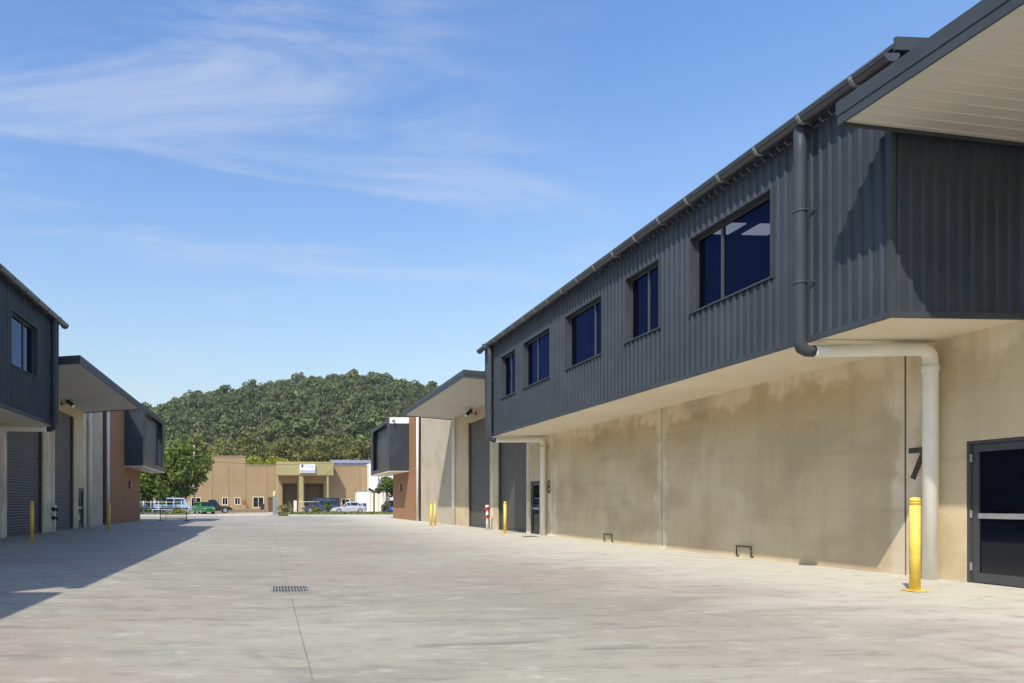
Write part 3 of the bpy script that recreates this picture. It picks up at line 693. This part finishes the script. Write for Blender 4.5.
# ------------------------------------------------------------------ tan building at the end of the yard
T = empty('tan_building', (2, 105, 0), 'wide tan rendered building with stepped parapet and olive portico below the forest', 'building')
FY = 105
holes = [(-9.2+2.6, -8.5+2.6+.0, 1.15, 2.1), (-4.75, -4.05, 1.15, 2.1), (-2.05, -.55, .75, 2.2), (.2, 1.1, 0, 2.2), (2.3, 4.5, 0, 4.3), (5.6, 8.5, 0, 4.3), (11.3, 12.35, .75, 1.9), (-11.2, -9.9, .75, 2.1)]
def facade(mb, x0, x1, z1, hs):
    x = x0
    for a, b, c, d in sorted(hs):
        if a > x: mb.box(x, a, FY, FY+.3, 0, z1)
        if c > 0: mb.box(a, b, FY, FY+.3, 0, c)
        mb.box(a, b, FY, FY+.3, d, z1); x = b
    mb.box(x, x1, FY, FY+.3, 0, z1)
m = MB(); facade(m, -16, 15, 6.95, holes); m.box(-8.25, -3.2, FY+.002, FY+.28, 6.95, 8.25); m.box(-16, -15.7, FY+.3, 125, 0, 6.9); m.box(14.7, 15, FY+.3, 125, 0, 6.9); m.box(-15.7, 14.7, 124.7, 125, 0, 6.9); m.build('wall', M['tan'], T)
m = MB(); m.box(-15.7, 14.7, FY+.3, 124.7, 6.3, 6.5); m.build('roof', M['steel'], T)
m = MB(); m.box(-15.7, 14.7, FY+2.5, FY+2.6, 0, 6.2); m.build('inner_wall', M['dark'], T)
m = MB(); m.box(-16.05, -8.3, FY-.06, FY+.36, 6.952, 7.10); m.box(-3.15, 15.05, FY-.06, FY+.36, 6.952, 7.10); m.box(-8.32, -3.13, FY-.06, FY+.36, 8.252, 8.42); m.box(-8.32, -8.26, FY-.05, FY+.3, 6.96, 8.25); m.build('parapet_cap', simple('brown_cap', (.26, .20, .12), .7), T)
m = MB()
jbm = simple('joint_brown', (.22, .155, .085), .9)
for x in (-11.5, -8.1, -5.7, -3.1, .0, 14.0): m = MB(); m.box(x-.05, x+.05, FY-.012, FY-.001, .1, 6.9); m.build('wall_joint', jbm, T)
for a, b, c, d in holes:
    if c > 0:
        f = MB(); e = .09
        f.box(a-e, a, FY-.03, FY+.1, c-e, d+e); f.box(b, b+e, FY-.03, FY+.1, c-e, d+e); f.box(a, b, FY-.03, FY+.1, c-e, c); f.box(a, b, FY-.03, FY+.1, d, d+e); f.box((a+b)/2-.03, (a+b)/2+.03, FY+.03, FY+.1, c, d)
        w_ = f.build('window', M['cream'], T); f = MB(); f.box(a, b, FY+.11, FY+.13, c, d); f.build('pane', M['dglass'], w_)
    elif b-a < 1.5:
        f = MB(); f.box(a, b, FY+.12, FY+.16, 0, d); f.build('door', simple('brown_door', (.13, .07, .035), .6), T)
    else:
        f = MB(); pr = []; z = 0
        while z < d: pr += [(z, 0), (z+.06, .03), (z+.12, 0)]; z += .14
        f.strip(pr, lambda u, h, t: (t, FY+1.2-h, u), a, b); f.build('roller_door', M['tandoor'], T)
P = MB(); x = 1.35; pr = ribs(1.35, 9.75, .42, .022, .05, .04)
P.strip(pr, lambda u, h, t: (u, 102.4-h, t), 5.45, 7.4); P.box(1.35, 9.75, 102.406, 102.5, 5.45, 7.38); P.box(1.35, 1.45, 102.5, 104.99, 5.45, 7.38); P.box(9.65, 9.75, 102.5, 104.99, 5.45, 7.38); P.box(1.45, 9.65, 102.5, 104.99, 7.2, 7.3)
PO = P.build('portico', M['olive'], T)
m = MB(); m.box(1.46, 9.64, 102.51, 104.98, 5.46, 5.52); m.build('portico_soffit', M['cream'], PO)
for x, w_ in ((1.5, .13), (5.0, .32), (8.9, .13)):
    m = MB(); m.box(x-w_, x+w_, 102.5, 102.5+2*w_, 0, 5.45); m.build('column', M['olive'], PO)
m = MB(); m.box(4.75, 7.05, 102.12, 102.30, 5.72, 7.05); SG = m.build('sign', M['white'], T)
m = MB(); m.box(4.80, 7.0, 102.105, 102.119, 5.78, 6.16); m.build('lower_band', simple('sign_grey', (.42, .45, .52), .6), SG)
m = MB(); m.prism([(5.0, 6.5), (5.28, 6.6), (5.3, 6.95), (5.05, 6.98)], 'y', 102.10, 102.119); m.build('mark', simple('sign_navy', (.04, .05, .16), .6), SG)
m = MB(); x = 5.5
for k in range(9): m.box(x, x+.10, 102.108, 102.119, 6.55, 6.55+(.22 if k % 3 else .3)); x += .15
m.build('lettering', simple('sign_pale_blue', (.45, .50, .62), .6), SG)
m = MB(); m.lathe([(.26, -.12), (.26, .0), (.08, .02)], (-3.45, FY-.02, 1.55), 16, 'y'); m.prism([(-3.4, 1.3), (-3.2, 1.4), (-2.75, .8), (-3.0, .7)], 'y', FY-.14, FY-.02); m.build('hose_reel', simple('faded_orange_red', (.36, .09, .05), .6), T)
m = MB(); m.lathe([(.16, 0), (.13, -.10), (.03, -.16)], (-8.4, FY-.01, 1.75), 12, 'y'); m.build('wall_lamp', M['lens'], T)
m = MB(); m.box(-7.4, .0, 98.0, 98.5, .0, .42); tag(m.build('garden_edging', simple('grey_sleeper', (.22, .17, .11), .8)), 'long low timber planter edge before the tan wall', 'planter edge')
for px_, x in enumerate((-.75, .35)):
    pass
m = MB(); m.box(-.95, -.35, 98.1, 98.7, .421, 1.25); tag(m.build('rubbish_bin', M['black'], None, .04), 'dark bin at the right end of the low planter edge', 'bin')

W2 = empty('white_building', (19, 104, 0), 'white rendered building right of the tan wall with solar panels on its roof', 'building')
m = MB(); m.box(15.06, 16.4, 103, 118, 0, 7.2); m.box(16.4, 30, 108, 118, 0, 7.0); m.build('wall', M['white'], W2)
m = MB(); m.box(12.0, 30, 118.05, 128, 0, 7.3); m.build('rear_wall', M['cream'], W2)
m = MB(); m.prism([(118.06, 7.35), (128, 9.2), (128, 9.3), (118.06, 7.45)], 'x', 11.5, 30.2); RF = m.build('roof', M['steel'], W2)
for k in range(6):
    x = 11.7+k*1.25; m = MB(); m.prism([(119, 7.72), (122.5, 8.37), (122.5, 8.43), (119, 7.78)], 'x', x, x+1.1); m.build('solar_panel', M['solar'], RF)
m = MB()
for x in (17.6, 18.5, 20.5): m = MB(); m.tube([(x, 107.9, 0), (x, 107.9, 7)], .09, 8); m.build('downpipe', M['steel'], W2)

SH = empty('shed', (14.5, 98, 0), 'small white box shed standing before the white building', 'shed')
m = MB(); m.box(12.5, 14.3, 96.5, 99, 0, 2.95); m.build('wall', M['white'], SH); m = MB(); m.box(14.301, 16.6, 96.6, 99, 0, 2.85); m.build('side_wall', M['cream'], SH)
m = MB(); m.box(12.45, 16.65, 96.45, 99.05, 2.951, 3.03); m.build('roof', M['steel'], SH); m = MB(); m.box(13.2, 13.75, 96.47, 96.499, .75, 1.3); m.build('vent', M['black'], SH)
m = MB()
for x in (14.9, 15.5, 16.1): m.box(x-.03, x+.03, 96.57, 96.599, .1, 2.8)
m.build('door_joint', M['steel'], SH)

LP = empty('street_lamp', (12.3, 80, 0), 'black lamp post with angled head before the white shed', 'street lamp')
m = MB(); m.tube([(12.3, 80, 0), (12.3, 80, 2.55), (12.1, 80, 2.75)], .09, 10, True, .07); m.build('post', M['black'], LP)
m = MB(); m.prism([(11.6, 2.85), (11.75, 3.05), (12.3, 2.75), (12.2, 2.55)], 'y', 79.85, 80.15); m.build('lamp_head', M['black'], LP)
PL = empty('utility_pillar', (.92, 79, .0), 'tall blue-grey pillar with a pale cap at the yard exit', 'pillar')
m = MB(); m.box(.66, 1.16, 78.8, 79.2, 0, 2.0); m.build('cabinet', simple('blue_grey_paint', (.21, .25, .29), .6), PL, .03)
m = MB(); m.lathe([(.2, 2.0), (.22, 2.15), (.18, 2.5), (.08, 2.65)], (.86, 79, 0), 12); m.build('cap', simple('pale_yellow_cap', (.50, .44, .24), .6), PL)
GP = empty('gate_post', (3.3, 80, 0), 'white post with dark edge and a thin rail beside the parked four-wheel drive', 'gate post')
m = MB(); m.box(3.05, 3.4, 79.85, 80.15, 0, 1.6); m.build('post', M['white'], GP); m = MB(); m.box(3.401, 3.52, 79.87, 80.13, 0, 1.6); m.build('edge', M['black'], GP); m = MB(); m.tube([(3.52, 80, 1.45), (6.0, 80, 1.45)], .03, 6); m.build('rail', M['white'], GP)

# power line
PP = empty('power_pole', (-9.9, 96, 0), 'slim timber power pole rising from behind the left trees', 'power pole')
m = MB(); m.tube([(-9.9, 96, 0), (-9.9, 96, 9.2)], .14, 8, True, .1); m.build('pole', M['palebark'], PP); m = MB(); m.box(-10.7, -9.1, 95.93, 96.07, 8.5, 8.62); m.build('crossarm', M['bark'], PP)
m = MB(); m.tube([(-9.9+ 19.4*t, 95.9+6*t, 7.15-.35*math.sin(math.pi*t)-.0*t) for t in [k/14 for k in range(15)]], .022, 5); tag(m.build('power_cable', M['black']), 'thin dark cable strung across the tan building front', 'cable')

# ------------------------------------------------------------------ vehicles
def car(name, loc, rz, L_, Wd, H, paint, label, cat, style='sedan'):
    c = empty(name, loc, label, cat, 'vehicles parked beyond the yard'); c.rotation_euler = (0, 0, rz)
    hw = Wd/2; zb = .24
    st = {'hatch':  [(-.5, .42, .60, 0), (-.49, .30, .78, 0), (-.46, .26, .92, 0), (-.40, .24, .96, 1.0), (-.30, .24, .97, 1.0), (-.02, .24, .95, 1.0), (.10, .24, .92, .97), (.235, .24, .88, 0), (.40, .25, .78, 0), (.475, .28, .66, 0), (.5, .40, .55, 0)],
          'sedan': [(-.5, .42, .60, 0), (-.49, .30, .80, 0), (-.45, .26, .90, 0), (-.36, .24, .93, .62), (-.24, .24, .94, 1.0), (-.02, .24, .93, 1.0), (.08, .24, .91, .97), (.225, .24, .86, 0), (.40, .25, .76, 0), (.475, .28, .64, 0), (.5, .40, .55, 0)],
          'suv':   [(-.5, .50, .75, 0), (-.49, .38, .95, .0), (-.475, .34, 1.0, .92), (-.40, .32, 1.02, 1.0), (-.1, .32, 1.02, 1.0), (.06, .32, 1.02, .98), (.20, .32, .98, 0), (.38, .34, .92, 0), (.475, .38, .84, 0), (.5, .50, .66, 0)],
          'van':   [(-.5, .45, .9, 0), (-.495, .30, 1.0, .97), (-.45, .26, 1.05, 1.0), (0, .26, 1.05, 1.0), (.24, .26, 1.05, .98), (.36, .26, 1.0, .0), (.47, .28, .80, 0), (.5, .42, .62, 0)],
          'ute':   [(-.5, .55, .78, 0), (-.49, .42, .92, 0), (-.10, .34, .95, 0), (-.085, .34, .96, .97), (.0, .34, .97, 1.0), (.08, .34, .97, .98), (.20, .34, .94, 0), (.40, .36, .88, 0), (.48, .42, .76, 0), (.5, .52, .64, 0)]}[style]
    m = MB(); rings = []; cab = []
    for u, z0, zl, rf in st:
        e = 1 - .28*max(0, (abs(u)-.40)/.10)**2*.6
        zr = zl+.004 if rf == 0 else zl+(H-zl)*rf; rh = hw*(.86 if rf == 0 else .70)*e
        pts = [(-hw*.90*e, z0), (-hw*e, z0+.22), (-hw*.985*e, zl), (-rh, zr), (-rh*.6, zr+.03*(rf > 0)+.012), (rh*.6, zr+.03*(rf > 0)+.012), (rh, zr), (hw*.985*e, zl), (hw*e, z0+.22), (hw*.90*e, z0)]
        i = len(m.v); m.v += [(y, u*L_, z) for y, z in pts]; rings.append(i); cab.append((u*L_, hw*.985*e, zl, rh, zr, rf))
    k = 10
    for a, b in zip(rings, rings[1:]):
        for q in range(k): m.f.append((a+q, a+(q+1) % k, b+(q+1) % k, b+q)); 
    m.f.append(tuple(rings[0]+q for q in range(k))); m.f.append(tuple(rings[-1]+q for q in range(k)))
    m.smooth = set(range(len(m.f)-2))
    me = bpy.data.meshes.new('body'); me.from_pydata(m.v, [], m.f); me.materials.append(paint); bm = bmesh.new(); bm.from_mesh(me); bmesh.ops.recalc_face_normals(bm, faces=bm.faces); bm.to_mesh(me); bm.free()
    for p in me.polygons: p.use_smooth = p.index in m.smooth
    body = bpy.data.objects.new('body', me); COL.objects.link(body); body.parent = c
    ed = body.modifiers.new('edge', 'EDGE_SPLIT'); ed.split_angle = R(35)
    def child(mb, nm, mat):
        me = bpy.data.meshes.new(nm); me.from_pydata(mb.v, [], mb.f); me.materials.append(mat); o = bpy.data.objects.new(nm, me); COL.objects.link(o); o.parent = c
        bm = bmesh.new(); bm.from_mesh(me); bmesh.ops.recalc_face_normals(bm, faces=bm.faces); bm.to_mesh(me); bm.free()
        return o
    for sg in (-1, 1):
        g = MB()
        for A, B in zip(cab, cab[1:]):
            if A[5] == 0 and B[5] == 0: continue
            def P(S_, t, y): 
                x = S_[1] + (S_[3]-S_[1])*t + .008; return (sg*x, y, S_[2]+(S_[4]-S_[2])*t)
            ya, yb = A[0]+.04*(B[0]-A[0] > .15), B[0]-.04
            lerp = lambda t: [A[j]+(B[j]-A[j])*t for j in range(6)]
            A2 = lerp((ya-A[0])/(B[0]-A[0])); B2 = lerp((yb-A[0])/(B[0]-A[0]))
            lo_, hi_ = .10, .86
            q = [P(A2, lo_, ya), P(B2, lo_, yb), P(B2, hi_, yb), P(A2, hi_, ya)]; g.face(q)
        child(g, 'side_window', M['dglass2'])
    fr = [i for i in range(len(cab)-1) if cab[i][5] > 0 and cab[i+1][5] == 0][-1]; A, B = cab[fr], cab[fr+1]
    rr = [i for i in range(len(cab)-1) if cab[i][5] == 0 and cab[i+1][5] > 0][0]; D, E_ = cab[rr], cab[rr+1]
    for (U, V), nm in (((A, B), 'windscreen'), ((E_, D), 'rear_window')):
        sgn = 1 if nm == 'windscreen' else -1; g = MB()
        def Q(t, w_): return (w_*(U[3]*.9+(V[3]*.95-U[3]*.9)*t), U[0]+(V[0]-U[0])*t+sgn*.012, U[4]+.04+(V[4]-U[4]-.01)*t+.012)
        g.face([Q(.06, -1), Q(.06, 1), Q(.9, 1), Q(.9, -1)]); child(g, nm, M['dglass2'])
    for u in (-.30, .315):
        for sg in (-1, 1):
            r_ = .33 if style in ('hatch', 'sedan') else .38; x = sg*(hw-.10); g = MB(); g.lathe([(r_*.72, -.11), (r_*.96, -.11), (r_, -.07), (r_, .07), (r_*.96, .11), (r_*.72, .11)], (x, u*L_, r_), 20, 'x'); w_ = child(g, 'wheel', M['rubber'])
            g = MB(); g.lathe([(r_*.64, -.118), (r_*.64, .118)], (x, u*L_, r_), 12, 'x'); rm = child(g, 'rim', M['steel']); rm.parent = w_
    y = L_/2
    for sg in (-1, 1):
        g = MB(); g.box(sg*hw*.55, sg*hw*.84, y*.955, y*.985, .60 if style in ('hatch', 'sedan') else .76, .70 if style in ('hatch', 'sedan') else .88); child(g, 'headlight', M['lens'])
        g = MB(); g.box(sg*hw*.62, sg*hw*.86, -y*.995, -y*.965, .70, .84); child(g, 'tail_light', M['red'])
        g = MB(); g.box(sg*hw*.99, sg*(hw+.16), L_*.15, L_*.15+.08, .93 if style in ('hatch', 'sedan') else 1.08, 1.05 if style in ('hatch', 'sedan') else 1.24); child(g, 'mirror', paint)
    return c
M['dglass2'] = simple('dark_car_glass', (.015, .018, .025), .08, 0, .05, 1, .6)
paint = lambda n, c: simple(n, c, .3, .25, .03, 1, .5, .6)
car('silver_car', (10.7, 91, .0), R(90), 4.5, 1.78, 1.46, paint('silver_paint', (.52, .55, .60)), 'silver sedan parked side-on before the white shed', 'car', 'sedan')
car('four_wheel_drive', (6.9, 91.5, .0), R(98), 4.6, 1.85, 1.75, paint('grey_blue_paint', (.06, .075, .115)), 'grey-blue four-wheel drive behind the verge shrubs before the portico', 'car', 'suv')
car('dark_van', (7.6, 97.5, .0), R(92), 4.9, 1.9, 2.05, paint('near_black_paint', (.025, .027, .035)), 'near-black van parked behind the grey-blue four-wheel drive', 'van', 'van')
car('blue_car', (15.3, 86, .0), R(160), 4.2, 1.78, 1.6, paint('blue_paint', (.04, .13, .42)), 'bright blue car half hidden by the right-hand brick corner', 'car', 'hatch')
car('green_car', (-7.6, 84.5, .0), R(-150), 3.5, 1.62, 1.42, paint('green_paint', (.045, .20, .055)), 'small bright green car at the right edge of the left trees', 'car', 'hatch')
car('dark_ute', (-7.1, 91, .0), R(-84), 5.2, 1.85, 1.75, paint('black_paint', (.03, .033, .035)), 'dark ute parked behind the small green car', 'pickup', 'ute')
car('pale_blue_van', (-11.3, 86.5, .0), R(-88), 5.0, 1.9, 1.95, paint('pale_blue_paint', (.36, .50, .62)), 'pale blue van parked under the left trees', 'van', 'van')
car('navy_car', (-15.0, 85, .0), R(-95), 4.4, 1.78, 1.5, paint('navy_paint', (.04, .06, .12)), 'navy car at the left end of the vehicles under the trees', 'car', 'sedan')

# ------------------------------------------------------------------ trees and shrubs near the tan building
tree('broadleaf_tree', (-10.6, 88.5, 0), 10.6, 3.4, M['bright'], 'tall bright green tree left of the tan building', trunk=.22, leafs=.36, n_clump=34, per=220, seed=4, low=.06)
tree('broadleaf_tree', (-14.6, 90, 0), 6.4, 2.9, M['bright'], 'lower bright green tree seen under the left window box', trunk=.18, leafs=.40, n_clump=26, per=190, seed=9, low=.08)
tree('broadleaf_tree', (-12.4, 84, 0), 3.4, 1.0, M['bright'], 'young light green tree rising over the pale blue van', trunk=.06, leafs=.28, n_clump=9, per=110, seed=12, low=.3)
tree('small_tree', (14.4, 84, 0), 4.6, 1.6, M['bright'], 'small round tree beside the right-hand brick corner', trunk=.09, leafs=.30, n_clump=13, per=130, seed=15, low=.35)
tree('yellow_green_tree', (-.1, 122.5, 0), 9.9, 4.0, M['lime'], 'yellow-green tree showing above the tan roof beside the stepped parapet', trunk=.2, leafs=.5, n_clump=18, per=150, seed=21, low=.4)
k = 0
words = ['first', 'second', 'third', 'fourth', 'fifth', 'sixth', 'seventh', 'eighth', 'ninth', 'tenth', 'eleventh']
for x, h in ((-21, 14), (-14.6, 15.8), (-9.0, 14.6), (-3.5, 16.0), (2.8, 15.4), (8.2, 16.6), (13.8, 15.2), (19, 15.6), (24.5, 14.6), (30, 15)):
    tree('gum_tree', (x, 138+4*math.sin(k*2.3), 0), h, 4.2, M['gum2'], 'large olive gum, %s from the left in the row behind the tan roof' % words[k], group='gum trees in a row behind the tan building', trunk=.24, leafs=.48, n_clump=24, per=190, seed=30+k, bark='palebark', low=.3); k += 1

def shrub(name, loc, rad, h, mat, label, seed, extra=None):
    r = np.random.default_rng(seed); t = empty(name, loc, label, 'shrub', 'shrubs on the verge at the end of the yard'); x, y, z = loc
    P, Nn, cs = crown(loc, (x, y, z+h*.55), (rad, rad*.7, h*.45), 8, 70, r, .5)
    quads_mesh('foliage', P, .16, mat, t, Nn, .7, .5, seed)
    m = MB()
    for c in cs[:4]: m.tube([(x, y, z), tuple(c)], .015, 5)
    m.build('stem', M['bark'], t)
    if extra:
        i = r.integers(0, len(P), 60); quads_mesh('blossom', P[i]*[1, 1, 1]+[0, -.1, .05], .2, extra, t, None, seed=seed)
shrub('flowering_shrub', (1.9, 78.5, .06), .8, 1.1, M['bright'], 'pink flowering shrub right of the blue-grey pillar', 51, M['pink'])
shrub('shrub', (5.6, 77.5, .06), .5, .8, M['lime'], 'low yellow-green shrub before the front of the four-wheel drive', 52)
shrub('shrub', (6.75, 77.0, .06), .42, 1.7, M['bright'], 'upright leafy shrub hiding the tail of the four-wheel drive', 53)
shrub('shrub', (13.4, 77.5, .06), .7, 1.25, M['gum2'], 'dark rounded shrub before the bright blue car', 54)
shrub('shrub', (-9.6, 76, .06), .9, .8, M['lime'], 'low spreading shrub behind the free-standing barrier', 55)
shrub('shrub', (-13.2, 76, .06), 1.0, .9, M['bright'], 'low bright shrub behind the grey pipe rail fence', 56)
r = np.random.default_rng(5); n = 9000
gx_ = np.where(r.random(n) < .55, r.uniform(1.3, 24, n), r.uniform(-24, -9, n)); gy_ = r.uniform(73, 83.5, n)
P = np.stack([gx_, gy_, .10+r.uniform(0, .16, n)*(.4+.6*np.sin(gx_*1.7)**2)], 1)
tag(quads_mesh('verge_grass', P, .30, M['grass'], None, np.tile([0, -1., .3], (n, 1)), .5, .6, 2), 'rough grass along the verge beyond the yard kerb', 'grass', kind='stuff')

# ------------------------------------------------------------------ thin blue air over the whole place
hm = bpy.data.materials.new('haze_air'); hm.use_nodes = True; ht = hm.node_tree; ht.nodes.clear()
ho = ht.nodes.new('ShaderNodeOutputMaterial'); hv = ht.nodes.new('ShaderNodeVolumePrincipled'); ht.links.new(hv.outputs[0], ho.inputs['Volume'])
hv.inputs['Color'].default_value = (.80, .88, 1, 1); hv.inputs['Density'].default_value = .0002; hv.inputs['Anisotropy'].default_value = .3
hm.cycles.homogeneous_volume = True
m = MB(); m.box(-2600, 2600, -2600, 2600, -1.4, 120); tag(m.build('haze', hm), 'thin bluish air between the yard and the forested hill', 'haze', kind='stuff')
